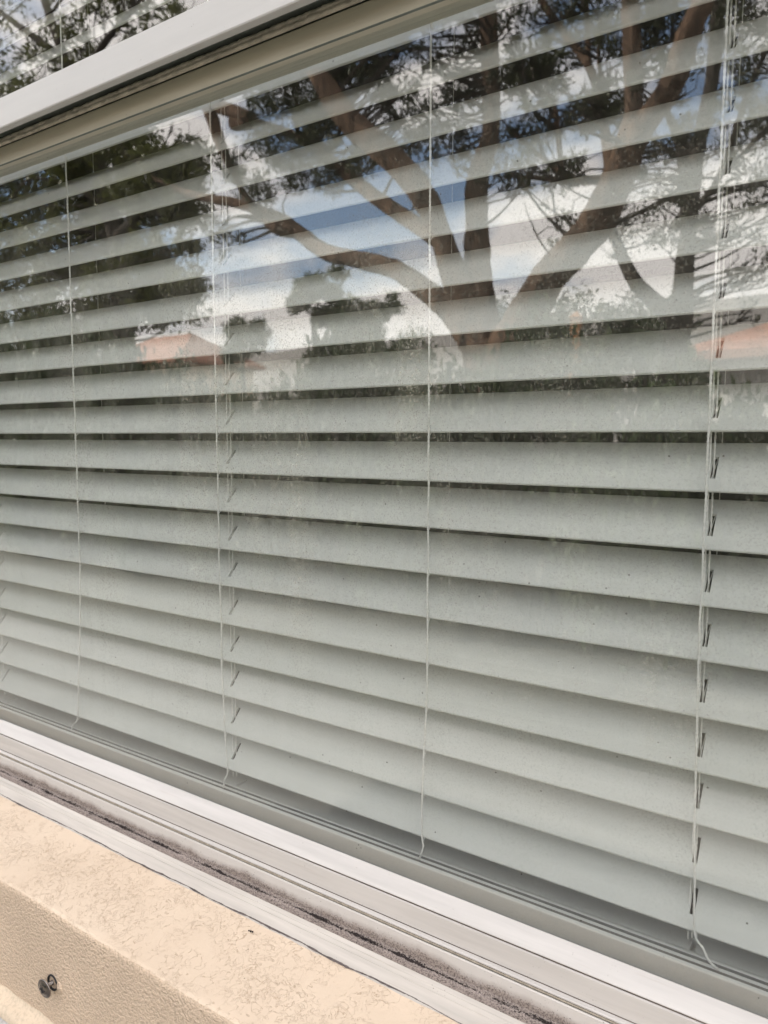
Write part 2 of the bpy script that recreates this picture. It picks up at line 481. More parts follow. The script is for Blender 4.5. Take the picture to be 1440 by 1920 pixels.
# trees of the garden: limbs as (x, y, z, radius) and leaf clumps as (x, y, z, radius, leaves), metres
STEMS_A=[[(-2.762,-6.1,1.779,0.324),(-2.768,-6.1,2.089,0.312),(-2.888,-6.1,2.404,0.251),(-2.949,-6.1,2.92,0.177),(-3.0,-6.15,3.495,0.131),(-3.022,-6.2,3.965,0.126),(-2.95,-6.2,4.176,0.114),(-2.886,-6.2,4.385,0.098),(-2.943,-6.3,4.903,0.099),(-2.982,-6.3,5.477,0.098),(-3.101,-6.4,6.245,0.089),(-3.204,-6.4,7.249,0.062),(-3.394,-6.4,8.284,0.031)],[(-2.918,-6.1,2.483,0.22),(-3.059,-6.0,2.814,0.177),(-3.235,-5.9,3.357,0.124),(-3.36,-5.8,3.722,0.139),(-3.664,-5.7,4.137,0.14),(-4.135,-5.6,4.574,0.137),(-4.355,-5.5,4.927,0.116),(-4.692,-5.5,5.42,0.097),(-5.023,-5.4,5.981,0.076),(-5.53,-5.4,6.818,0.044)],[(-3.205,-5.9,3.318,0.093),(-3.537,-6.0,3.551,0.091),(-4.073,-6.2,3.909,0.09),(-4.614,-6.3,4.316,0.083),(-5.142,-6.4,4.739,0.068),(-5.668,-6.5,5.092,0.051),(-6.316,-6.5,5.392,0.04)],[(-2.946,-6.1,2.408,0.21),(-3.24,-6.2,2.705,0.162),(-3.646,-6.3,3.003,0.129),(-4.112,-6.4,3.297,0.117),(-4.671,-6.5,3.491,0.11),(-5.229,-6.6,3.676,0.108),(-5.768,-6.7,4.027,0.099),(-6.073,-6.7,4.236,0.081),(-6.913,-6.8,4.58,0.071),(-7.419,-6.9,4.735,0.066),(-8.174,-7.0,5.01,0.054),(-8.986,-7.1,5.399,0.04)],[(-5.725,-6.7,3.995,0.093),(-5.986,-6.6,4.063,0.093),(-6.162,-6.6,4.194,0.081),(-6.338,-6.5,4.372,0.06),(-6.607,-6.5,4.778,0.048),(-6.778,-6.4,5.237,0.081),(-6.94,-6.4,5.629,0.095),(-7.241,-6.4,6.061,0.069)],[(-2.681,-6.1,1.983,0.31),(-2.554,-6.05,2.275,0.284),(-2.254,-6.0,2.828,0.186),(-1.944,-5.95,3.107,0.174),(-1.722,-5.9,3.31,0.174),(-1.49,-5.8,3.696,0.149),(-1.438,-5.8,3.936,0.113),(-1.419,-5.8,4.14,0.082),(-1.443,-5.8,4.556,0.086),(-1.474,-5.8,4.971,0.077),(-1.512,-5.8,5.584,0.06),(-1.616,-5.8,6.412,0.034)],[(-1.49,-5.8,3.696,0.132),(-1.334,-5.7,3.901,0.111),(-1.086,-5.6,4.144,0.106),(-0.955,-5.5,4.425,0.099),(-0.854,-5.5,4.639,0.089),(-0.676,-5.4,4.958,0.067),(-0.487,-5.3,5.436,0.036)],[(-1.594,-5.9,3.573,0.072),(-1.778,-6.1,4.288,0.042),(-1.937,-6.2,4.745,0.043),(-2.199,-6.3,5.131,0.039),(-2.456,-6.3,5.532,0.035),(-2.79,-6.4,6.138,0.026)],[(-1.937,-6.2,4.745,0.033),(-1.956,-6.2,5.041,0.028),(-1.988,-6.2,5.317,0.028),(-2.033,-6.2,5.685,0.019)],[(-1.785,-6.1,4.511,0.023),(-1.821,-6.1,4.784,0.019),(-1.799,-6.1,4.952,0.018),(-1.703,-6.1,5.096,0.014)],[(-1.765,-6.0,3.676,0.037),(-2.128,-6.2,3.847,0.029),(-2.254,-6.3,4.328,0.03),(-2.312,-6.3,4.578,0.025),(-2.5,-6.3,4.767,0.02)],[(-2.128,-6.2,3.847,0.024),(-2.432,-6.3,4.127,0.025),(-2.811,-6.4,4.486,0.021)],[(-1.965,-6.1,3.719,0.029),(-2.333,-6.2,3.862,0.025),(-2.7,-6.3,3.984,0.021)],[(-1.421,-5.8,4.428,0.026),(-1.284,-5.9,4.574,0.022),(-1.146,-6.0,4.68,0.017)],[(-6.493,-6.4,5.366,0.106),(-6.126,-6.3,5.28,0.097),(-6.861,-6.4,5.675,0.088),(-7.357,-6.5,5.963,0.063)]]
STEMS_B=[[(-1.553,-8.1,1.654,0.179),(-1.537,-8.1,2.239,0.165),(-1.485,-8.1,2.755,0.146),(-1.455,-8.1,3.376,0.11),(-1.42,-8.1,3.985,0.092),(-1.361,-8.1,4.63,0.085),(-1.265,-8.1,5.197,0.078),(-1.243,-8.1,5.873,0.077),(-1.25,-8.1,6.597,0.055),(-1.29,-8.1,7.521,0.027)],[(-1.485,-8.1,2.755,0.129),(-1.861,-8.2,3.067,0.097),(-2.107,-8.3,3.38,0.086),(-2.336,-8.4,3.854,0.063),(-2.537,-8.4,4.191,0.038)],[(-1.441,-8.1,3.711,0.081),(-1.538,-8.2,4.534,0.087),(-1.685,-8.3,4.906,0.053),(-1.821,-8.3,5.191,0.036)],[(-1.538,-8.2,4.534,0.046),(-1.415,-8.3,4.762,0.035),(-1.258,-8.3,4.865,0.023)],[(-1.536,-8.2,4.478,0.041),(-1.802,-8.3,4.705,0.03),(-1.952,-8.3,4.851,0.024)],[(-1.415,-8.1,3.873,0.052),(-1.11,-7.9,4.144,0.038),(-0.866,-7.7,4.792,0.031),(-0.687,-7.6,5.144,0.025),(-0.44,-7.6,5.495,0.02)],[(-1.11,-7.9,4.144,0.027),(-0.779,-7.9,4.44,0.027),(-0.557,-7.9,4.691,0.021)]]
STEMS_E=[[(-10.476,-7.6,1.745,0.24),(-10.358,-7.6,2.648,0.219),(-10.441,-7.6,3.814,0.181),(-10.533,-7.6,4.793,0.144),(-10.834,-7.6,5.892,0.127),(-11.345,-7.6,7.311,0.092),(-11.886,-7.6,8.505,0.084),(-12.442,-7.6,9.734,0.057)],[(-10.533,-7.6,4.793,0.108),(-9.148,-7.4,5.356,0.075),(-10.024,-7.3,6.145,0.068),(-10.378,-7.3,6.469,0.043)],[(-10.51,-7.6,5.226,0.09),(-12.044,-7.7,6.149,0.077),(-13.196,-7.7,6.655,0.06),(-14.066,-7.7,7.225,0.041)],[(-11.345,-7.6,7.311,0.073),(-10.443,-7.5,7.8,0.061),(-9.62,-7.5,8.126,0.042)],[(-11.91,-7.6,8.159,0.065),(-13.18,-7.7,9.014,0.059),(-13.861,-7.7,9.497,0.04)]]
CLUMPS_A=[(-5.453,-6.1,5.334,0.254,420),(-5.086,-6.1,5.34,0.265,520),(-4.22,-5.7,5.121,0.224,420),(-5.864,-6.2,5.395,0.201,260),(-4.742,-5.9,4.881,0.255,480),(-5.174,-6.2,4.862,0.271,520),(-5.989,-6.4,5.055,0.271,420),(-5.477,-6.3,4.543,0.262,460),(-4.927,-6.3,4.415,0.217,330),(-6.614,-6.5,4.897,0.204,260),(-6.261,-6.5,4.572,0.24,320),(-4.328,-6.1,4.396,0.204,260),(-7.126,-6.9,4.115,0.248,120),(-7.43,-6.9,4.337,0.192,90),(-3.992,-6.1,5.221,0.262,110),(-3.861,-6.1,4.846,0.218,210),(-3.613,-6.1,4.685,0.203,200),(-3.354,-6.4,4.973,0.216,230),(-3.73,-6.3,4.455,0.233,260),(-3.677,-6.2,5.24,0.205,110),(-3.359,-6.4,5.374,0.215,150),(-4.059,-6.1,5.55,0.219,60),(-3.707,-6.1,5.5,0.213,60),(-3.425,-6.3,5.707,0.266,120),(-3.404,-6.4,4.617,0.196,200),(-3.329,-6.5,4.319,0.165,120),(-2.521,-6.3,4.963,0.211,420),(-2.73,-6.3,4.883,0.184,330),(-2.293,-6.3,4.832,0.178,260),(-2.718,-6.4,5.347,0.256,130),(-2.305,-6.3,5.277,0.245,150),(-1.922,-6.2,5.164,0.235,170),(-1.775,-6.1,4.354,0.195,240),(-1.959,-6.1,4.33,0.17,200),(-2.508,-6.3,4.418,0.222,190),(-2.809,-6.4,4.385,0.178,110),(-2.608,-6.3,4.06,0.256,130),(-2.153,-6.2,3.852,0.215,170),(-2.164,-6.1,3.366,0.224,60),(-2.699,-6.3,3.934,0.186,70),(-1.142,-6.0,4.487,0.181,230),(-1.315,-6.0,4.769,0.183,240),(-1.662,-6.0,4.741,0.153,120),(-1.213,-5.9,4.857,0.196,220),(-1.596,-5.9,4.973,0.176,110),(-4.736,-5.9,5.603,0.281,150),(-5.03,-5.9,5.522,0.23,150),(-4.455,-5.9,5.628,0.22,90),(-4.192,-6.1,6.003,0.33,160),(-3.616,-6.2,6.02,0.372,240),(-3.076,-6.3,5.991,0.413,300),(-2.525,-6.3,5.809,0.397,300),(-1.948,-6.1,5.562,0.37,300),(-1.439,-5.9,5.372,0.388,360),(-0.869,-5.7,5.037,0.359,320),(-3.09,-6.3,6.762,0.563,420),(-2.251,-6.2,6.511,0.568,460),(-1.465,-5.9,6.099,0.512,460),(-3.871,-6.1,6.75,0.531,330),(-4.73,-5.9,6.337,0.445,240),(-5.347,-5.6,6.601,0.505,300),(-0.785,-5.5,5.51,0.418,360),(-3.218,-6.3,7.662,0.612,380),(-1.958,-6.0,6.977,0.536,380),(-2.213,-5.745,3.962,0.137,27),(-1.735,-5.848,4.29,0.096,18),(-1.6,-6.397,4.646,0.134,28),(-1.697,-5.587,3.923,0.085,35),(-1.539,-6.246,3.875,0.092,40),(-1.72,-6.735,4.373,0.11,21),(-2.13,-6.396,4.96,0.093,33),(-2.381,-6.788,4.544,0.121,34),(-4.484,-6.534,5.532,0.11,42),(-4.463,-6.715,5.392,0.15,18),(-3.741,-6.84,5.107,0.172,34),(-4.187,-6.345,5.947,0.12,41),(-2.197,-5.931,4.411,0.092,39),(-3.059,-6.31,5.411,0.1,36),(-2.91,-5.527,5.272,0.127,29),(-1.657,-5.934,4.4,0.084,24),(-1.183,-5.694,4.804,0.102,39),(-2.325,-5.757,3.764,0.14,30),(-0.901,-5.57,3.428,0.105,24),(-1.224,-6.635,4.819,0.135,28),(-4.391,-6.896,4.851,0.172,39),(-2.379,-5.815,4.43,0.115,25),(-1.222,-6.515,4.356,0.129,19),(-2.475,-6.071,4.786,0.116,35),(-1.966,-5.821,5.02,0.106,24),(-3.44,-6.846,5.722,0.127,18),(-2.486,-6.85,4.876,0.1,28),(-3.531,-6.015,4.044,0.11,28),(-1.022,-6.129,3.911,0.095,29),(-4.307,-6.758,6.092,0.107,36),(-2.123,-5.692,4.86,0.106,34),(-2.601,-6.883,5.034,0.116,23),(-1.336,-5.573,4.191,0.112,24),(-3.898,-6.16,4.697,0.1,21),(-1.381,-6.589,4.364,0.143,21),(-1.664,-6.794,3.882,0.118,42),(-1.396,-6.099,5.044,0.101,21),(-3.866,-5.867,4.813,0.108,35),(-2.884,-6.068,3.979,0.127,31),(-4.539,-6.549,4.812,0.132,42),(-1.519,-5.95,4.149,0.127,28),(-3.269,-6.651,4.958,0.116,33),(-2.56,-5.935,4.972,0.091,31),(-3.25,-5.712,4.89,0.102,36),(-3.395,-6.593,5.154,0.135,30),(-1.962,-5.73,3.765,0.118,22),(-3.967,-5.855,5.149,0.131,36),(-4.148,-5.942,5.52,0.14,53),(-3.982,-5.894,5.445,0.153,54),(-4.147,-6.193,5.334,0.13,57),(-4.199,-5.674,4.501,0.157,57),(-4.645,-5.981,5.71,0.162,50),(-3.538,-5.629,5.149,0.102,45),(-4.473,-5.941,5.587,0.158,39),(-4.609,-6.031,5.488,0.148,38),(-4.24,-6.277,5.228,0.159,31),(-4.314,-5.572,4.954,0.134,59),(-4.962,-6.451,5.759,0.142,45)]
CLUMPS_B=[(-0.882,-7.9,5.092,0.234,230),(-1.007,-7.9,5.71,0.266,280),(-0.766,-7.8,5.397,0.239,260),(-0.872,-8.0,4.596,0.27,230),(-0.746,-7.9,4.736,0.211,180),(-1.152,-8.1,5.534,0.165,120),(-1.051,-8.1,4.404,0.222,120),(-1.721,-8.2,4.673,0.211,120),(-1.503,-8.2,4.748,0.208,120),(-1.883,-8.3,4.11,0.253,110),(-1.706,-8.3,3.698,0.275,110),(-1.279,-8.1,3.686,0.228,70),(-0.929,-8.1,3.955,0.332,100),(-0.751,-8.1,3.34,0.275,90),(-2.026,-8.4,3.749,0.247,80),(-1.227,-8.1,4.922,0.168,90),(-1.236,-8.1,6.285,0.439,360),(-0.709,-7.9,5.914,0.467,380),(-0.523,-7.9,4.93,0.415,360),(-0.388,-7.9,4.058,0.415,260),(-1.221,-8.1,7.093,0.543,360),(-0.632,-8.1,6.769,0.522,320),(-1.427,-8.038,3.811,0.169,48),(-0.855,-8.554,4.238,0.132,48),(-1.041,-8.232,3.628,0.136,44),(-1.488,-8.001,4.102,0.178,35),(-1.995,-7.792,4.325,0.123,35),(-2.472,-8.817,3.813,0.151,22),(-2.223,-7.878,3.863,0.173,30),(-2.352,-8.806,4.235,0.16,30),(-1.596,-8.606,4.262,0.129,46),(-0.66,-7.985,3.225,0.167,28),(-2.005,-8.151,3.027,0.182,33),(-0.738,-7.944,3.693,0.17,40),(-1.854,-8.122,4.349,0.158,21),(-1.229,-8.063,3.653,0.155,42),(-0.773,-7.927,2.76,0.158,26),(-0.856,-7.976,3.081,0.157,26)]
CLUMPS_E=[(-18.095,-8.419,8.645,0.554,230),(-16.695,-7.752,7.561,0.392,230),(-15.582,-7.258,6.814,0.499,230),(-17.295,-7.904,6.984,0.49,230),(-18.729,-8.383,6.853,0.479,230),(-15.916,-7.294,5.667,0.494,230),(-18.229,-8.32,5.729,0.425,230),(-18.63,-8.321,5.205,0.606,230),(-18.079,-8.049,4.276,0.514,230),(-17.444,-8.453,8.437,0.526,230),(-14.802,-7.332,7.237,0.406,230),(-16.547,-7.944,7.409,0.438,230),(-15.898,-7.534,6.481,0.427,230),(-15.858,-7.774,6.133,0.429,230),(-14.707,-7.132,5.482,0.494,230),(-16.867,-8.203,5.258,0.408,230),(-15.108,-7.165,4.473,0.363,230),(-17.318,-8.158,4.225,0.446,230),(-14.396,-7.597,7.469,0.403,230),(-15.705,-8.148,7.532,0.399,230),(-16.08,-8.424,7.179,0.4,230),(-16.53,-8.385,6.944,0.5,230),(-14.826,-7.537,5.761,0.443,230),(-14.429,-7.308,5.442,0.364,230),(-14.004,-7.168,4.655,0.369,230),(-14.34,-7.432,4.449,0.416,230),(-15.128,-7.69,4.009,0.444,230),(-14.439,-7.791,7.553,0.362,230),(-15.086,-8.43,7.713,0.493,230),(-14.02,-7.708,6.601,0.368,230),(-14.399,-7.734,6.217,0.403,230),(-13.925,-7.735,5.69,0.496,230),(-13.866,-7.507,5.228,0.418,230),(-15.678,-8.484,5.415,0.455,230),(-13.776,-7.574,4.38,0.424,230),(-15.681,-8.314,4.348,0.519,230),(-13.912,-8.072,7.573,0.47,230),(-13.792,-8.086,7.119,0.409,230),(-14.015,-8.067,6.803,0.473,230),(-13.797,-7.913,6.127,0.45,230),(-14.207,-8.04,5.909,0.401,230),(-14.275,-8.217,5.412,0.468,230),(-14.451,-8.259,5.036,0.487,230),(-14.162,-8.064,4.433,0.498,230),(-13.456,-7.841,3.836,0.43,230),(-12.756,-7.768,7.195,0.464,230),(-11.839,-7.341,6.488,0.41,230),(-12.359,-7.689,6.339,0.42,230),(-13.132,-8.109,6.117,0.441,230),(-13.33,-8.01,5.884,0.415,230),(-11.906,-7.159,4.885,0.399,230),(-12.0,-7.287,4.658,0.328,230),(-11.89,-7.15,4.23,0.343,230),(-13.084,-7.926,4.001,0.439,230),(-11.85,-7.668,6.939,0.321,230),(-12.736,-8.264,7.065,0.361,230),(-11.172,-7.233,6.124,0.382,230),(-12.911,-8.442,6.307,0.437,230),(-12.142,-7.999,5.605,0.447,230),(-12.235,-7.889,5.258,0.417,230),(-11.536,-7.592,4.441,0.402,230),(-12.018,-7.892,4.432,0.349,230),(-12.873,-8.348,4.122,0.448,230),(-10.884,-7.508,6.799,0.333,230),(-11.824,-8.379,6.917,0.468,230),(-11.223,-7.795,6.242,0.445,230),(-11.325,-7.788,5.847,0.448,230),(-11.672,-7.97,5.504,0.345,230),(-12.02,-8.258,5.264,0.449,230),(-12.493,-8.409,4.853,0.39,230),(-10.581,-7.317,4.09,0.337,230),(-11.129,-7.764,3.814,0.401,230),(-9.833,-7.265,6.43,0.374,230),(-10.197,-7.571,6.331,0.364,230),(-10.47,-7.605,5.962,0.361,230),(-10.092,-7.453,5.459,0.301,230),(-10.788,-7.864,5.208,0.43,230),(-11.072,-7.906,4.902,0.377,230),(-11.384,-8.376,4.674,0.401,230),(-10.221,-7.375,4.019,0.405,230),(-11.495,-8.271,3.76,0.346,230),(-9.476,-7.3,5.966,0.39,230),(-9.74,-7.563,5.802,0.353,230),(-9.429,-7.196,5.273,0.377,230),(-10.474,-8.029,5.226,0.416,230),(-11.184,-8.498,5.064,0.468,230),(-9.512,-7.407,4.401,0.391,230),(-9.415,-7.288,3.764,0.372,230),(-10.427,-7.955,3.593,0.335,230),(-8.865,-7.181,5.561,0.282,230),(-8.83,-7.288,5.152,0.376,230),(-9.485,-7.785,5.147,0.369,230),(-9.918,-7.984,4.392,0.327,230),(-9.724,-7.969,3.921,0.375,230),(-10.059,-8.151,3.693,0.347,230),(-9.04,-8.017,5.899,0.378,230),(-8.478,-7.275,5.105,0.282,230),(-8.851,-7.773,5.059,0.391,230),(-9.424,-8.054,4.114,0.422,230),(-9.341,-8.031,3.729,0.423,230),(-17.02,-7.725,4.026,0.447,190),(-16.762,-7.433,3.488,0.438,190),(-15.589,-7.486,3.817,0.42,190),(-16.473,-7.748,3.339,0.441,190),(-15.357,-7.952,3.836,0.427,190),(-15.05,-7.673,3.303,0.418,190),(-13.105,-7.197,3.561,0.376,190),(-13.391,-7.139,3.231,0.38,190),(-13.29,-7.86,3.642,0.394,190),(-13.998,-7.99,3.297,0.409,190),(-12.126,-7.566,3.52,0.37,190),(-11.907,-7.259,3.152,0.361,190),(-12.074,-7.98,3.579,0.379,190),(-11.308,-7.377,3.101,0.354,190),(-10.51,-7.335,3.386,0.341,190),(-11.342,-8.025,3.224,0.369,190),(-8.503,-7.4,5.356,0.29,300),(-8.67,-7.4,5.66,0.243,220),(-8.733,-7.5,3.787,0.299,320),(-9.429,-7.6,3.542,0.347,330),(-8.759,-7.4,4.892,0.278,260),(-8.425,-7.3,4.347,0.209,130),(-13.24,-7.6,8.336,0.394,110),(-12.687,-7.6,8.735,0.384,45),(-12.073,-7.6,8.115,0.376,60),(-11.28,-7.6,8.331,0.363,130),(-11.159,-7.6,7.869,0.362,130),(-10.546,-7.6,8.451,0.351,130),(-10.01,-7.6,8.209,0.343,100),(-13.447,-7.6,8.013,0.399,130),(-10.899,-7.6,7.288,0.36,120),(-11.702,-7.6,8.887,0.368,30),(-9.642,-7.6,7.62,0.339,100),(-9.859,-7.6,8.563,0.34,110),(-9.115,-7.6,8.097,0.329,100),(-12.265,-7.6,7.716,0.381,100),(-13.511,-7.6,9.346,0.396,40),(-8.653,-7.6,7.576,0.323,80),(-12.779,-7.6,7.568,0.389,100),(-10.184,-7.6,7.441,0.348,60),(-11.217,-7.6,9.329,0.359,120),(-12.604,-7.6,9.787,0.38,100),(-9.825,-7.6,9.264,0.337,120),(-14.844,-7.6,9.355,0.417,120),(-14.963,-7.6,8.193,0.423,120)]

# ------------------------------------------------------------------ the setting
g = mesh_obj('ground', [(-400, -400, 0), (400, -400, 0), (400, 400, 0), (-400, 400, 0)], [(0, 1, 2, 3)], M['ground'])
tag(g, kind='structure')
hv, hf = [], []
for i in range(161):
    hx = -900 + i * 8.0
    ht = 46 + 9 * mnoise.noise(Vector((hx * .006, 1.3, 0))) + 5 * mnoise.noise(Vector((hx * .021, 4.1, 0)))
    hv += [(hx, -240, -1), (hx, -255, ht * .55), (hx, -275 + 6 * mnoise.noise(Vector((hx * .03, 9, 0))), ht), (hx, -330, -1)]
for i in range(160):
    for j in range(3): hf.append((i * 4 + j, i * 4 + j + 1, i * 4 + j + 5, i * 4 + j + 4))
tag(mesh_obj('cloud_ridge', hv, hf, M['low_cloud'], smooth=True), kind='structure')  # added grey ridge in place of low cloud, dims the lowest sky
pv = box('path', (-7, -2.6, -0.05), (6, -0.205, 0.03), M['paving'])
tag(pv, kind='structure')

X0, X1 = -1200, 760            # window opening, millimetres along the wall
ZB, ZT = -506, 660             # opening bottom and top

house = thing('house', 'beige stucco house wall with a rough trowelled ledge below the window', 'house')
# front wall around the opening (outer face at y = -110 mm)
wx0, wx1, wy0, wy1, wz1 = -5.0, 4.0, -0.11, 0.09, 2.75
box('wall', (wx0, wy0, 0.0), (X0 / 1000, wy1, wz1), M['face'], house)
box('wall', (X1 / 1000, wy0, 0.0), (wx1, wy1, wz1), M['face'], house)
box('wall', (X0 / 1000, wy0, Z0 + ZT / 1000), (X1 / 1000, wy1, wz1), M['face'], house)
box('wall', (X0 / 1000, wy0 + 0.012, 0.0), (X1 / 1000, wy1, Z0 + ZB / 1000), M['face'], house)
box('side_wall', (wx0, wy1, 0.0), (wx0 + 0.2, 4.6, wz1), M['face'], house)
box('side_wall', (wx1 - 0.2, wy1, 0.0), (wx1, 4.6, wz1), M['face'], house)
box('rear_wall', (wx0, 4.6, 0.0), (wx1, 4.8, wz1), M['face'], house)
# low pitched roof with an eave over the window wall
mesh_obj('roof', [(wx0 - .3, -0.30, 2.72), (wx1 + .3, -0.30, 2.72), (wx1 + .3, 2.3, 3.6), (wx0 - .3, 2.3, 3.6), (wx0 - .3, 5.2, 2.72), (wx1 + .3, 5.2, 2.72),
                  (wx0 - .3, -0.30, 2.62), (wx1 + .3, -0.30, 2.62), (wx0 - .3, 5.2, 2.62), (wx1 + .3, 5.2, 2.62)],
         [(0, 1, 2, 3), (3, 2, 5, 4), (6, 7, 1, 0), (4, 5, 9, 8), (6, 8, 9, 7), (0, 3, 4, 8, 6), (1, 7, 9, 5, 2)], M['roof'], house)

def nz(x, y, z=0.0, s=1.0): return mnoise.noise(Vector((x * s, y * s, z * s)))

# the ledge: trowelled top with a soft nose, then its sanded front face
def ledge():
    prof = []
    for i in range(14):
        t = i / 13
        prof.append((-97 - 97 * t, -500.2 - 11.8 * t, 0))
    for i in range(1, 7):                       # rounded nose
        a = i / 6 * math.pi / 2
        prof.append((-194 - 6 * math.sin(a), -518 + 6 * math.cos(a) , 0 if i < 4 else 1))
    for i in range(1, 15):
        prof.append((-200, -518 - 130 * i / 14, 1))
    xs = np.arange(-2300, 1400.1, 7.0)
    V, F, MI = [], [], []
    n = len(prof)
    for x in xs:
        wob = 1.6 * nz(x, 3, 0, 0.012) + 0.7 * nz(x, 9, 0, 0.05)
        for j, (y, z, k) in enumerate(prof):
            e = 0.9 * nz(x, y, z, 0.02) + 0.45 * nz(x, y + 500, z, 0.07)
            if k == 0 and j < 14: V.append(W(x, y, z + e * (0.2 if j == 0 else 1)))
            elif j < 20: V.append(W(x, y - wob * .5 + e * .5, z + e))
            else: V.append(W(x, y - wob * .5 + e * .5, z))
    for i in range(len(xs) - 1):
        for j in range(n - 1):
            F.append((i * n + j, i * n + j + 1, (i + 1) * n + j + 1, (i + 1) * n + j)); MI.append(prof[j + 1][2])
    return mesh_obj('stucco_ledge', V, F, [M['ledge'], M['face']], house, MI, True)
ledge()
def lower():
    prof = [(-199.0, -640), (-200.6, -646), (-204, -649.5), (-209, -651.0), (-213.5, -653), (-216, -657), (-216.5, -662)]
    xs = np.arange(-2300, 1400.1, 8.0)
    V, F = [], []
    for x in xs:
        for (y, z) in prof: V.append(W(x, y + 0.6 * nz(x, y, 0, .03), z + 1.3 * nz(x, 77, 0, 0.012) + 0.5 * nz(x, y, z, .06)))
    n = len(prof)
    for i in range(len(xs) - 1):
        for j in range(n - 1): F.append((i * n + j, i * n + j + 1, (i + 1) * n + j + 1, (i + 1) * n + j))
    mesh_obj('ledge_lip', V, F, M['lip'], house, None, True)
    prof = [(-212, -660), (-222, -668), (-245, -690), (-262, -720), (-266, -760), (-268, -1450)]
    V, F = [], []
    for x in xs:
        for (y, z) in prof: V.append(W(x, y + 2 * nz(x, y, z, .03), z + 2 * nz(x, y + 40, z, .03)))
    n = len(prof)
    for i in range(len(xs) - 1):
        for j in range(n - 1): F.append((i * n + j, i * n + j + 1, (i + 1) * n + j + 1, (i + 1) * n + j))
    mesh_obj('plinth', V, F, M['plinth'], house, None, True)
lower()

# the grimy crack that runs where the flange meets the stucco
def crack():
    V, F = [], []
    xs = np.arange(-1190, 750, 2.0)
    for x in xs:
        c = 2.4 * nz(x, 11, 0, 0.013) + 1.0 * nz(x, 21, 0, 0.06)
        wd = max(0.25, 0.55 + 0.9 * nz(x, 31, 0, 0.02) + 0.7 * nz(x, 41, 0, 0.3) + (1.0 if -260 < x < 40 else 0) * max(0, nz(x, 5, 0, .05) + .3))
        y = -101.5 + c
        V.append(W(x, y + wd, -501.0 + (-101.5 - (y + wd)) * -0.12 + 1.4)); V.append(W(x, y - wd, -501.0 + (-101.5 - (y - wd)) * -0.12 + 1.3))
    for i in range(len(xs) - 1): F.append((2 * i, 2 * i + 1, 2 * i + 3, 2 * i + 2))
    mesh_obj('seam_crack', V, F, M['crack'], house)
crack()

# dark room behind the blind
room = thing('room', 'unlit room seen dark between the blind slats', 'room')
room['kind'] = 'structure'
for k in ('label', 'category'):
    del room[k]
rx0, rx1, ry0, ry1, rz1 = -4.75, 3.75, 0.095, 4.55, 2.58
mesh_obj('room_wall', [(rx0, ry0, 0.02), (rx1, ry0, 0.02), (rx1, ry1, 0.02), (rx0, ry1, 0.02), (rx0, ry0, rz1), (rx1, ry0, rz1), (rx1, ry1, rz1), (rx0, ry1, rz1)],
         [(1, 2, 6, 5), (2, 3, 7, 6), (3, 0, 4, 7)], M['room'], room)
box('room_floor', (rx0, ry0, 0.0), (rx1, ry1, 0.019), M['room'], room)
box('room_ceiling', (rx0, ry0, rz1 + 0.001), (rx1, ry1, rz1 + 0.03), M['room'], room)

# ------------------------------------------------------------------ the window
win = thing('window', 'white vinyl hung window with grimy sill track and dusty reflecting panes', 'window', loc=(0, 0, 0))
# outer frame: sill track, flange and jambs
extrude('sill_track', [(-70.6, -467.2), (-71.6, -466.9), (-72.2, -468.0), (-72.2, -486), (-73.4, -489.2), (-76, -490.6), (-82.4, -491.4), (-82.4, -505.8), (-40, -505.8), (-40, -490), (-64, -490), (-70.6, -474)],
        X0, X1, [M['track']], win)
extrude('flange', [(-82.6, -490.2), (-83.2, -489.9), (-86.6, -491.9), (-86.8, -492.4), (-87.4, -492.8), (-90.2, -494.2), (-90.5, -494.8), (-91.3, -495.2), (-102.4, -500.6), (-103, -501.6), (-103, -508), (-82.6, -508)],
        X0 - 18, X1 + 18, [M['vinyl_worn'], M['groove']], win, [0, 0, 0, 0, 0, 0, 0, 0, 0, 0, 0, 0])
for a, b in ((X0 - 20, X0 + 45), (X1 - 45, X1 + 20)):
    V0, V1 = W(a, -103.5, -488.8), W(b, 40, 655)
    box('side_jamb', V0, V1, M['vinyl'], win)
box('head_jamb', W(X0 + 45.5, -103, 620), W(X1 - 45.5, 40, 655), M['vinyl'], win)
box('inner_sill', W(X0 + 45.5, -38, -500), W(X1 - 45.5, 88, -480), M['vinyl'], win)

xa, xb = X0 + 46, X1 - 46
# lower sash: bottom rail with glazing bead, stiles, top rail, pane
lower_sash = extrude('lower_sash', [(-44, -438.2), (-64.6, -438.2), (-64.9, -439.7), (-65.6, -439.8), (-66.1, -440.5), (-66.1, -461.6), (-66.2, -462.5), (-69.4, -463.0), (-70.1, -463.6), (-70.1, -464.6), (-69.6, -465.0), (-65.5, -465.2), (-65.5, -470), (-44, -470)],
                     xa, xb, [M['vinyl'], M['groove']], win, [0, 1, 0, 0, 0, 1, 0, 0, 0, 0, 0, 0, 0, 0])
extrude('glazing_bead', [(-50.2, -427.0), (-51.0, -426.8), (-65.5, -436.2), (-66.1, -436.9), (-66.1, -437.6), (-65.4, -438.0), (-50.2, -438.0)], xa, xb, [M['vinyl']], lower_sash)
extrude('brush_strip', [(-66, -465.4), (-69.9, -465.6), (-70.2, -466.8), (-66, -468)], xa, xb, [M['pile']], lower_sash)
extrude('top_rail', [(-60, 354.8), (-60.2, 355.6), (-60.2, 375.4), (-59.4, 376.2), (-34, 376.2), (-34, 354.8)], xa, xb, [M['vinyl_bounce']], lower_sash)
extrude('gasket', [(-59.9, 354.0), (-59.9, 354.7), (-57.6, 354.7), (-57.6, 354.0)], xa, xb, [M['gasket']], lower_sash)
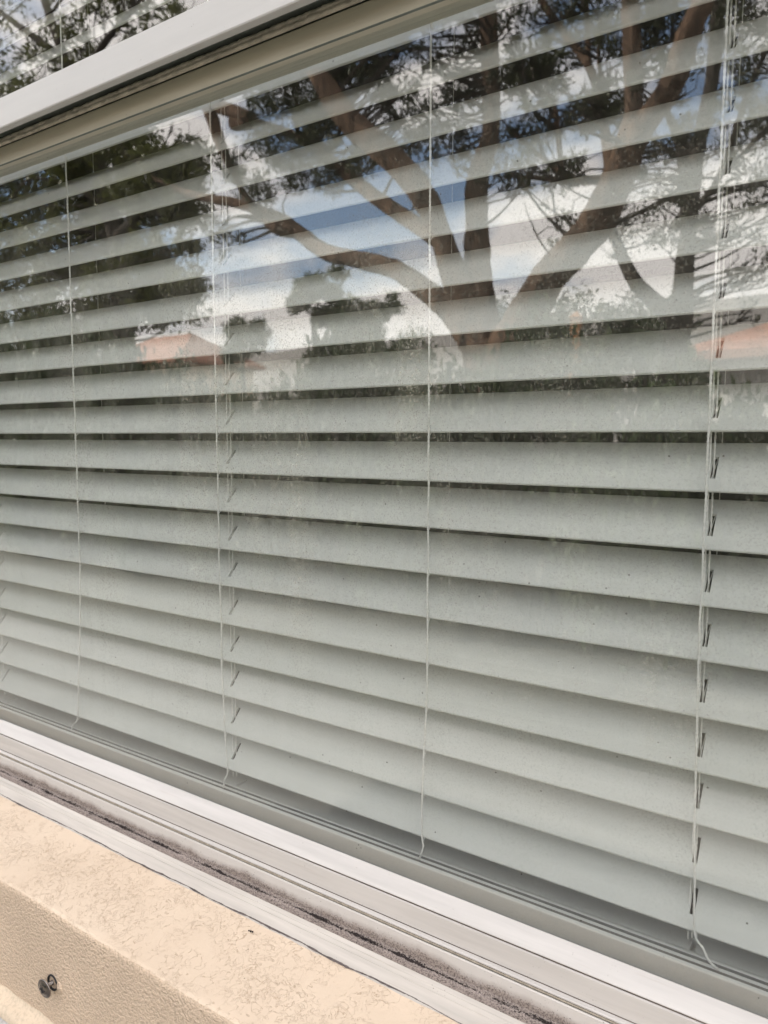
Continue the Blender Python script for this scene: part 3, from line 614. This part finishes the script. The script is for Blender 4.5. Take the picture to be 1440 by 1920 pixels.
for a, b in ((xa, xa + 40), (xb - 40, xb)):
    box('stile', W(a, -65.8, -425), W(b, -36, 353), M['vinyl'], lower_sash)

def pane(name, x0, x1, y, z0, z1, parent, th=4):
    V = [W(x, yy, z) for x in (x0, x1) for yy in (y, y + th) for z in (z0, z1)]
    F = [(0, 4, 5, 1), (2, 3, 7, 6), (0, 1, 3, 2), (4, 6, 7, 5), (0, 2, 6, 4), (1, 5, 7, 3)]
    o = mesh_obj(name, V, F, [M['glass_out'], M['glass_in']], parent, [0, 1, 1, 1, 1, 1])
    return o
pane('glass_pane', xa + 40.5, xb - 40.5, -50, -436, 354.5, lower_sash)

# lumpy old seal between the sashes
def seal():
    V, F = [], []
    xs = np.arange(xa, xb, 3.0)
    prof = [(-61.5, 376.4), (-64, 377), (-64.6, 379.6), (-63.6, 380.6), (-64.8, 381.6), (-64.4, 384.4), (-61.5, 385.2), (-50, 385.2)]
    n = len(prof)
    for x in xs:
        e = 1.1 * nz(x, 60, 0, .05) + 1.2 * nz(x, 61, 0, .17)
        e2 = 1.2 * nz(x, 70, 0, .09) + 1.0 * nz(x, 71, 0, .3)
        for j, (y, z) in enumerate(prof):
            V.append(W(x, y + (e if j < 4 else e2) * (0 if j in (0, 7) else 1), z + (0.8 * e2 if j in (3, 4) else 0) - (abs(e) * .8 if j == 1 else 0)))
    for i in range(len(xs) - 1):
        for j in range(n - 1): F.append((i * n + j, i * n + j + 1, (i + 1) * n + j + 1, (i + 1) * n + j))
    mesh_obj('weather_seal', V, F, M['seal'], win, None, True)
seal()
upper_sash = extrude('upper_sash', [(-100, 372.7), (-100, 402), (-98.6, 403), (-98.6, 406.4), (-97.6, 407), (-90, 408), (-56, 408), (-56, 389.5), (-91, 389.5), (-91, 371.4), (-99.2, 371.4)],
                     xa, xb, [M['vinyl_cool'], M['gasket']], win, [0, 0, 0, 0, 0, 0, 0, 1, 1, 0, 0])  # recess faces take the dark gasket colour to paint in their shade
box('seal_backing', W(xa, -49.5, 376.5), W(xb, -34, 389.2), M['gasket'], win)
for a, b in ((xa, xa + 40), (xb - 40, xb)):
    box('stile', W(a, -99, 408.5), W(b, -60, 619.5), M['vinyl'], upper_sash)
pane('glass_pane', xa + 40.5, xb - 40.5, -90, 404, 619, upper_sash)

# grit and mould heaped in the corner of the track: far too small to count
def grit():
    rng = random.Random(3)
    V, F = [], []
    def crumb(x, y, z, r):
        o = len(V)
        a = rng.uniform(0, 3.1)
        d = [(math.cos(a), math.sin(a), 0), (-math.sin(a), math.cos(a), 0), (0, 0, 1)]
        for s in (1, -1):
            for q in d:
                k = r * rng.uniform(0.5, 1.3) * s
                V.append(W(x + q[0] * k * 1.6, y + q[1] * k, z + q[2] * k * 0.7))
        F.extend([(o + a_, o + b_, o + c_) for a_, b_, c_ in ((0, 1, 2), (1, 3, 2), (3, 4, 2), (4, 0, 2), (1, 0, 5), (3, 1, 5), (4, 3, 5), (0, 4, 5))])
    for i in range(9000):
        x = rng.uniform(X0, X1)
        c = nz(x, 90, 0, .012) + .6 * nz(x, 91, 0, .05)
        if c < -0.15 and rng.random() < 0.75: continue
        y = -73.4 + rng.gauss(0, 0.55)
        crumb(x, y, -489.6 + rng.uniform(0, .6) + max(0, (y + 73.4)) * 1.5, rng.uniform(0.2, 0.85) * (1.9 if c > .3 else 1))
    for i in range(2600):                 # scattered up the face and over the floor
        x = rng.uniform(X0, X1)
        if rng.random() < .55: crumb(x, -72.3, -489 + rng.expovariate(1 / 5.0), rng.uniform(.15, .45))
        else: crumb(x, rng.uniform(-82, -74), -490.7, rng.uniform(.15, .5))
    for i in range(260):                 # specks on the flange and on the sash face
        x = rng.uniform(X0, X1)
        crumb(x, -66.2 - rng.uniform(0, 0.2), -462 + rng.expovariate(1 / 2.0), rng.uniform(.12, .3))
    for cx in [rng.uniform(X0, X1) for _ in range(44)]:   # little heaps
        for i in range(rng.randint(20, 90)): crumb(cx + rng.gauss(0, 7), -74 + rng.gauss(0, .9), -489.4 + rng.uniform(-.6, 2.6), rng.uniform(.3, .9))
    o = mesh_obj('track_grit', V, F, M['crumb'], win)
    tag(o, kind='stuff')
grit()

# ------------------------------------------------------------------ the blind
SP = 46.0
blind = thing('window_blind', 'white horizontal slat blind hanging half open behind the dusty glass', 'blind')
TH = R(49.8); CT, ST = math.cos(TH), math.sin(TH)
SLOTS = [(-814, 4.2), (-284.5, 4.2), (254.6, 4.2)]
def slotted(name, prof, top_idx, bot_idx, xs0, xs1, slots, depth, mat, parent, dark=None):
    """profile loop swept along x with slots cut between prof[top_idx] and the next point"""
    cuts = [xs0]
    for c, w_ in slots: cuts += [c - w_ / 2, c + w_ / 2]
    cuts.append(xs1)
    n = len(prof)
    V = [(x / 1000, y / 1000, z / 1000) for x in cuts for (y, z) in prof]
    F = []
    for i in range(len(cuts) - 1):
        hole = i % 2 == 1
        for j in range(n):
            if hole and j in (top_idx, bot_idx): continue
            k = (j + 1) % n
            F.append((i * n + j, i * n + k, (i + 1) * n + k, (i + 1) * n + j))
        if hole:
            if bot_idx is not None:
                t0, t1, b0, b1 = top_idx, top_idx + 1, bot_idx + 1, bot_idx
                a0, a1, c0, c1 = i * n + t0, i * n + t1, i * n + b0, i * n + b1
                d0, d1, e0, e1 = (i + 1) * n + t0, (i + 1) * n + t1, (i + 1) * n + b0, (i + 1) * n + b1
            else:
                o = len(V)
                for q in (i, i + 1):
                    for t in (top_idx, top_idx + 1):
                        x, y, z = V[q * n + t]; V.append((x, y, z - depth / 1000))
                a0, a1, c0, c1 = i * n + top_idx, i * n + top_idx + 1, o, o + 1
                d0, d1, e0, e1 = (i + 1) * n + top_idx, (i + 1) * n + top_idx + 1, o + 2, o + 3
                F.append((c0, c1, e1, e0))
            F += [(a0, a1, c1, c0), (d0, e0, e1, d1), (a0, c0, e0, d0), (a1, d1, e1, c1)]
    F.append(tuple(range(n))[::-1]); F.append(tuple(range((len(cuts) - 1) * n, len(cuts) * n)))
    o = mesh_obj(name, V, F, mat, parent)
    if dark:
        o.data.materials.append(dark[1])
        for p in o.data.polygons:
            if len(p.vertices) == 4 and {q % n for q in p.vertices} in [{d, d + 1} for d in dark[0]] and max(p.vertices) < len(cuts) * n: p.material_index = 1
    return o
def sl_pt(s, t): return (s * CT - t * ST, s * ST + t * CT)
loop = [(0, -1.4), (.45, -.4), (1.3, 0), (12.4, .35), (34, .35), (48.4, 0), (49.3, -.4), (49.7, -1.4), (49.3, -2.4), (48.4, -2.8), (34, -2.5), (12.4, -2.5), (1.3, -2.8), (.45, -2.4)]
prof = [sl_pt(s, t) for s, t in loop]
y0 = min(p[0] for p in prof); 
first = slotted('slat', prof, 3, 10, X0 + 100, X1 - 95, SLOTS, 0, M['slat'], blind)
fix_normals(first)
rng = random.Random(11)
for k in range(-13, 10):
    o = first if k == -13 else first.copy()
    if k != -13:
        col.objects.link(o); o.parent = blind
    o.location = (0, 0.0008, Z0 + (-k * SP + 1.0 + rng.uniform(-.9, .9)) / 1000)
    o.rotation_euler = (R(rng.uniform(-1.0, 1.0)), R(rng.uniform(-.05, .05)), R(rng.uniform(-.05, .05)))
# bottom rail with its ridged outer edge
br = [(0, -464), (-0.4, -463.4), (-0.4, -445.6), (0.2, -444.6), (2.2, -443.2), (2.4, -447.5), (4.8, -447.0), (5.0, -442.8), (7.9, -442.0), (8.1, -446.0), (10.5, -445.6), (10.7, -441.2), (12.6, -440.6), (16, -441.2), (33, -440.6), (44, -440.0), (46, -441), (46, -456), (44, -460)]
rail = slotted('bottom_rail', [(y, z + 450) for y, z in br], 13, None, X0 + 100, X1 - 95, SLOTS, 9, M['slat'], blind, ((4, 5, 6, 8, 9, 10), M['rail_groove_shade']))
fix_normals(rail); rail.location = (0, 0, Z0 - 0.450)
box('head_rail', W(X0 + 100, -2, 604), W(X1 - 95, 44, 640), M['slat'], blind)

# ladder cords: front strand, back strand and a rung under every slat
CORDS = {
    'a': (-566.0, [(-569.4, -183.7), (-572, -229), (-574.8, -274.9), (-579.7, -321.2), (-585.0, -367.6), (-589.7, -413.7), (-600.3, -424.5), (-611.5, -436)], -559),
    'b': (-289.5, [(-289, -183), (-287.5, -228.9), (-288.5, -274.7), (-286.8, -319.9), (-285.2, -366.8), (-281.8, -412.9), (-287.6, -427.0), (-293.5, -440)], -282.5),
    'c': (0.0, [(1.5, -183), (1.4, -228), (1.0, -273.8), (-1.5, -319.5), (-3.0, -365.7), (-3.0, -411.3), (-1.2, -420.0), (-3.7, -430), (-8.5, -439)], 3.6),
    'd': (251.8, [(252.5, -183), (253.4, -228), (254.3, -274.8), (255.4, -320.9), (257.3, -365.5), (259.2, -411.5), (266.0, -422.5), (271.3, -432), (277.5, -439)], 256.5)}
def twist(p, r=0.75, seed=0):
    out = []
    P = smooth_path([(x, y, z, r) for x, y, z in p], 6)
    for i, (x, y, z, rr) in enumerate(P):
        out.append((x / 1000, y / 1000, Z0 + z / 1000, rr * (1 + .22 * math.sin(i * 2.1 + seed)) / 1000))
    return out
for key, (cx, tail, bx) in CORDS.items():
    sd = ord(key)
    front = []
    z = 600
    while z > -170:
        front.append((cx + (tail[0][0] - cx) * max(0, (300 - z) / 483) + .5 * nz(z, sd, 0, .03), -2.6 + .5 * nz(z, sd + 9, 0, .03), z)); z -= 9
    for i, (x, zz) in enumerate(tail): front.append((x, -2.6 if i < len(tail) - 1 else 1.5, zz))
    paths = [twist(front, 1.0, sd)]
    paths.append(twist([(bx + .4 * nz(zz, sd + 3, 0, .02), 34.5, zz) for zz in range(600, -431, -12)], 0.42, sd))
    for k in range(-13, 10):
        zz = -k * SP
        fx = np.interp(-zz, [-600, 183] + [-t[1] for t in tail], [cx, tail[0][0]] + [t[0] for t in tail])
        paths.append([(fx / 1000, -0.0024, Z0 + (zz - 3.0) / 1000, .0004), (bx / 1000, .0345, Z0 + (zz + 33.5) / 1000, .0004)])
    join_tubes('ladder_cord', paths, M['cord'], blind, 6)
for x, dy in ((-289.6, 14.5), (-286.2, 17.0), (251.4, 13.5), (254.0, 17.0), (-818, 15.0)):
    join_tubes('lift_cord', [twist([(x + .5 * nz(zz, x, 0, .01), dy, zz) for zz in range(604, -439, -11)], .6 if x < 0 else .75, x)], M['cord'], blind, 6)

# ------------------------------------------------------------------ the screw standing out of the ledge face
def screw():
    sx, sy, sz = -350.4, -200.2, -594.6
    root = thing('screw', 'dark cross-head screw standing out of a black hole in the ledge face', 'screw', loc=W(sx, sy, sz))
    def lathe(name, prof, mat, seg=28, cx=0, cz=0, tilt=0.0):
        V, F = [], []
        n = len(prof)
        for i in range(seg):
            a = 2 * math.pi * i / seg
            for (r, y) in prof: V.append(((cx + r * math.cos(a)) / 1000, y / 1000, (cz + r * math.sin(a)) / 1000))
        for i in range(seg):
            k = (i + 1) % seg
            for j in range(n - 1): F.append((i * n + j, i * n + j + 1, k * n + j + 1, k * n + j))
        o = mesh_obj(name, V, F, mat, root, None, True)
        return fix_normals(o)
    # black rubber cup seated in the wall
    lathe('rubber_cup', [(0.01, 1.0), (6.6, 1.0), (7.2, -0.9), (8.2, -1.5), (8.9, -1.0), (9.0, 2.0)], M['steel_dark'])
    # threaded shank
    pr = [(0.01, 1.2)]
    y = 1.0
    while y > -9.6:
        pr += [(2.2, y), (2.7, y - .35), (2.2, y - .7)]; y -= .9
    lathe('shank', pr + [(2.2, -9.8)], M['steel'], 20)
    head = lathe('head', [(2.0, -9.2), (8.6, -9.2), (10.4, -9.6), (10.6, -10.2), (10.2, -10.8), (8.8, -11.3), (7.6, -11.2), (7.0, -11.8), (4.5, -12.7), (2.2, -13.1), (0.01, -13.2)], M['steel'], 36)
    for w_, h_ in ((7.4, 1.4), (1.4, 7.4)):
        bx = box('cross_slot', (-w_ / 2000, -.01335, -h_ / 2000), (w_ / 2000, -.0126, h_ / 2000), M['steel_dark'], head)
        bx.rotation_euler = (0, R(8), 0)
    head.rotation_euler = (R(2), 0, R(3))
screw()
# lump of old filler beside the hole
def filler():
    bm = bmesh.new(); bmesh.ops.create_icosphere(bm, subdivisions=3, radius=1)
    for v in bm.verts:
        e = 1 + .12 * nz(v.co.x, v.co.y, v.co.z, 2.0)
        v.co = Vector((v.co.x * 4.6 * e, v.co.y * 1.8 * e, v.co.z * 7.0 * e)) / 1000
    me = bpy.data.meshes.new('filler_lump'); bm.to_mesh(me); bm.free()
    me.polygons.foreach_set('use_smooth', [True] * len(me.polygons))
    me.materials.append(M['face'])
    o = bpy.data.objects.new('filler_lump', me); col.objects.link(o)
    o.location = W(-338.0, -200.2, -595.5); o.parent = house
filler()
# dry crumb of dirt on the ledge
def bug():
    V, F = [], []
    paths = []
    for dx, dy, dz, r in ((0, 0, 0, 1.2), (2.2, .4, .2, 1.0), (-2.2, -.3, .1, .8)):
        paths.append([((-136.4 + dx - 1) / 1000, (-115 + dy) / 1000, Z0 + (-501.2 + dz) / 1000, .3 * r / 1000), ((-136.4 + dx) / 1000, (-115 + dy) / 1000, Z0 + (-500.9 + dz) / 1000, r / 1000), ((-136.4 + dx + 1) / 1000, (-115.3 + dy) / 1000, Z0 + (-501.1 + dz) / 1000, .3 * r / 1000)])
    o = join_tubes('dirt_crumb', paths, M['crumb'], None, 6)
    tag(o, 'tiny dark crumb of dirt lying on the stucco ledge', 'crumb')
bug()

# ------------------------------------------------------------------ garden seen in the glass
def leaf_mesh(name, clumps, length, width, mat, parent, seed, dens=1.0):
    rg = np.random.default_rng(seed)
    P = []
    for (x, y, z, r, n) in clumps:
        n = int(n * dens)
        # small sprays inside each clump keep gaps and uneven edges
        k = max(3, n // 22)
        ctr = rg.normal(size=(k, 3)); ctr *= (rg.random((k, 1)) ** (1 / 3)) / np.linalg.norm(ctr, axis=1, keepdims=True)
        ctr *= r * np.array([1.0, 1.1, 0.9])
        pick = rg.integers(0, k, n)
        off = rg.normal(size=(n, 3)) * r * 0.20
        P.append(np.array([x, y, z]) + ctr[pick] + off)
    P = np.concatenate(P)
    n = len(P)
    d = rg.normal(size=(n, 3)); d[:, 2] -= 0.7; d /= np.linalg.norm(d, axis=1, keepdims=True)
    s = rg.normal(size=(n, 3)); s -= (s * d).sum(1, keepdims=True) * d; s /= np.linalg.norm(s, axis=1, keepdims=True)
    L = (length * rg.uniform(.6, 1.3, (n, 1))); Wd = width * rg.uniform(.7, 1.3, (n, 1))
    a = P - d * L / 2; b = P + s * Wd / 2; c = P + d * L / 2; e = P - s * Wd / 2
    V = np.stack([a, b, c, e], 1).reshape(-1, 3).astype(np.float32)
    me = bpy.data.meshes.new(name)
    me.vertices.add(4 * n); me.vertices.foreach_set('co', V.ravel())
    me.loops.add(4 * n); me.loops.foreach_set('vertex_index', np.arange(4 * n, dtype=np.int32))
    me.polygons.add(n); me.polygons.foreach_set('loop_start', np.arange(0, 4 * n, 4, dtype=np.int32))
    me.update(calc_edges=True)
    me.materials.append(mat)
    o = bpy.data.objects.new(name, me); col.objects.link(o)
    if parent: o.parent = parent
    return o

def tree(label, stems, clumps, bark, leaf, seed, ll=0.065, lw=0.021, sides=12, dens=2.0):
    st = [[(a, b, c, d * .9) for a, b, c, d in s] for s in stems]
    bx, by, bz, brd = st[0][0]
    root = thing('garden_tree', label, 'tree', 'trees mirrored in the panes')
    root.location = (0, 0, 0)
    st[0] = [(bx, by, -0.05, brd * 1.5), (bx, by, 0.35, brd * 1.15)] + st[0]
    sm = [smooth_path(s, 5) for s in st]
    join_tubes('trunk', sm, bark, root, sides, 0.07)
    allp = np.array([p for s in sm for p in s])
    rg = random.Random(seed)
    tw = []
    for (x, y, z, r, n) in clumps:
        c = np.array((x, y, z))
        for q in range(4):
            e = c + np.array([rg.gauss(0, r * .5) for _ in range(3)])
            d = np.linalg.norm(allp[:, :3] - e, axis=1) + np.maximum(0, allp[:, 2] - e[2] + .1) * 2
            s0 = allp[d.argmin()]
            L = np.linalg.norm(e - s0[:3])
            if L > 2.4: continue
            m1 = s0[:3] * .6 + e * .4 + np.array([rg.gauss(0, L * .09) for _ in range(3)])
            w0 = min(s0[3] * .6, .012 + .012 * L)
            tw.append(smooth_path([tuple(s0[:3]) + (w0,), tuple(m1) + (w0 * .6,), tuple(e) + (w0 * .3,)], 4))
            for _ in range(3):
                e2 = e + np.array([rg.gauss(0, r * .6), rg.gauss(0, r * .6), rg.gauss(.1, r * .5)])
                m2 = (e + e2) / 2 + np.array([rg.gauss(0, r * .12) for _ in range(3)])
                tw.append([tuple(m1 * .3 + e * .7) + (w0 * .35,), tuple(m2) + (.005,), tuple(e2) + (.003,)])
    join_tubes('twigs', tw, M['barkB'], root, 5)
    leaf_mesh('crown', clumps, ll, lw, leaf, root, seed, dens)
    return root
tree('spreading many-limbed gum tree mirrored in the middle of the lower pane', STEMS_A, CLUMPS_A, M['barkA'], M['leafA'], 1)
tree('slim grey-trunked tree mirrored beside the right-hand blind cord', STEMS_B, CLUMPS_B, M['barkB'], M['leafA'], 2)
tree('dense olive-green tree mirrored at the left of both panes', STEMS_E, CLUMPS_E, M['barkB'], M['leafE'], 3, 0.10, 0.042, dens=2.6)

# far trees over the hedge
def far_tree(label, x, y, ztop, rad, seed, ll=.13, lw=.055, n=420):
    root = thing('far_tree', label, 'tree', 'small trees over the hedge')
    rg = random.Random(seed)
    join_tubes('trunk', [smooth_path([(x, y, -.05, .16), (x + .1, y, ztop * .4, .12), (x - .05, y, ztop * .8, .07)], 4)], M['barkB'], root, 8, .05)
    cl = []
    for i in range(16):
        a = rg.uniform(0, 6.28); q = rg.uniform(0, 1) ** .5
        cl.append((x + rad * q * math.cos(a), y + rad * q * math.sin(a), ztop - rad * 1.1 + rg.uniform(-.9, .8) * rad, rad * .42, n))
    leaf_mesh('crown', cl, ll, lw, M['leafH'], root, seed)
far_tree('small round tree mirrored above the orange roof of the far house', -17.9, -18.1, 5.6, .8, 21)
far_tree('taller bushy tree mirrored left of the long low gum limb', -13.1, -16.1, 6.3, .75, 22)
far_tree('small bushy tree mirrored below the long low gum limb', -11.5, -16.3, 5.5, .8, 23)

far_tree('rounded bush mirrored just right of the gum tree trunk', -3.7, -10.1, 3.55, .75, 24, .08, .035)
far_tree('rounded bush mirrored just left of the slim grey trunk', -2.45, -10.3, 3.45, .75, 25, .08, .035)
far_tree('wide bush mirrored low between the second and third blind cords', -9.4, -14.1, 4.2, 1.2, 26)
# hedge shrubs
def shrub_parts():
    rg = random.Random(8)
    cl = []
    for i in range(46):
        x = rg.uniform(-1.25, 1.25); y = rg.uniform(-.45, .45); z = rg.uniform(.2, 1.0) ** .8
        cl.append((x, y, z * (1 - .12 * abs(x)), .26, 520))
    crown = leaf_mesh('foliage', cl, .065, .032, M['leafH'], None, 9)
    stems = join_tubes('stem', [[(rg.uniform(-.15, .15), rg.uniform(-.1, .1), -.02, .03), (rg.uniform(-.9, .9), rg.uniform(-.3, .3), .85, .012)] for i in range(9)], M['barkB'], None, 6)
    return crown, stems
SHRUBS = [(-10.4, -4.9, 2.9, 1.3, 'tall hedge shrub past the left edge of the mirrored garden'), (-7.8, -4.8, 2.45, 1.0, 'tallest hedge shrub mirrored at the left pane edge'),
          (-5.5, -4.7, 1.80, 1.05, 'hedge shrub mirrored below the far orange roof'), (-3.5, -4.65, 1.95, 1.08, 'hedge shrub mirrored between the second and third blind cords'),
          (-1.65, -4.6, 1.90, 1.02, 'hedge shrub mirrored in front of the gum tree trunk'), (0.1, -4.5, 1.40, .95, 'lowest hedge shrub, mirrored at the right pane edge'), (2.1, -4.7, 1.65, 1.1, 'hedge shrub standing past the right end of the window')]
cr0, st0 = shrub_parts()
for i, (x, y, h, w_, lab) in enumerate(SHRUBS):
    root = thing('hedge_shrub', lab, 'shrub', 'shrubs of the garden hedge', (x, y, 0))
    root.rotation_euler = (0, 0, i * 2.6 % .5)
    root.scale = (w_, 1.0, h)
    for src in (cr0, st0):
        c = src if i == 0 else src.copy()
        if i: col.objects.link(c)
        c.parent = root

# neighbouring houses over the hedge
def far_house(label, x0, x1, y0, y1, ze, zr, wall, wins):
    root = thing('far_house', label, 'house', 'neighbouring houses', ((x0 + x1) / 2, y0, 0))
    ox, oy = (x0 + x1) / 2, y0
    hw = (x1 - x0) / 2; d = y1 - y0        # y0 is the side towards the window, y1 behind it (more negative)
    box('wall', (-hw, d, 0), (hw, 0, ze - .02), wall, root)
    e = .5
    my = d / 2; rl = hw - abs(d) / 2 * .8
    V = [(-hw - e, e, ze), (hw + e, e, ze), (hw + e, d - e, ze), (-hw - e, d - e, ze), (-rl, my, zr), (rl, my, zr),
         (-hw - e, e, ze - .16), (hw + e, e, ze - .16), (hw + e, d - e, ze - .16), (-hw - e, d - e, ze - .16)]
    rf = mesh_obj('roof', V, [(0, 1, 5, 4), (1, 2, 5), (2, 3, 4, 5), (3, 0, 4), (0, 6, 7, 1), (1, 7, 8, 2), (2, 8, 9, 3), (3, 9, 6, 0), (9, 8, 7, 6)], M['tile'], root)
    fix_normals(rf)
    for (wx, wz, ww, wh) in wins:
        f = box('window', (wx - ww / 2, .001, wz - wh / 2), (wx + ww / 2, .05, wz + wh / 2), M['plaster_white'], root)
        box('pane', (wx - ww / 2 + .08, .051, wz - wh / 2 + .08), (wx + ww / 2 - .08, .06, wz + wh / 2 - .08), M['pane_dark'], f)
far_house('cream two-storey house with orange tiled roof mirrored over the hedge', -35.0, -28.0, -24.2, -29.2, 5.35, 7.0, M['plaster'], [(-2.0, 4.2, 1.3, 1.2), (1.5, 4.2, 1.3, 1.2), (-2.0, 1.5, 1.3, 1.4), (1.6, 1.5, 1.8, 1.6)])
far_house('white single-storey house with terracotta roof mirrored at the right pane edge', -2.6, 8.4, -15.2, -22, 3.15, 4.6, M['plaster_white'], [(-3.4, 1.7, 1.4, 1.2), (.6, 1.7, 1.4, 1.2)])

# stained post behind the gum tree
pr = thing('garden_post', 'orange stained wooden post mirrored right of the gum tree trunk', 'post', loc=(-3.0, -9.1, 0))
box('shaft', (-.06, -.06, -.1), (.06, .06, 3.05), M['post'], pr)
mesh_obj('cap', [(-.08, -.08, 3.05), (.08, -.08, 3.05), (.08, .08, 3.05), (-.08, .08, 3.05), (0, 0, 3.14)], [(3, 2, 1, 0), (0, 1, 4), (1, 2, 4), (2, 3, 4), (3, 0, 4)], M['post'], pr)
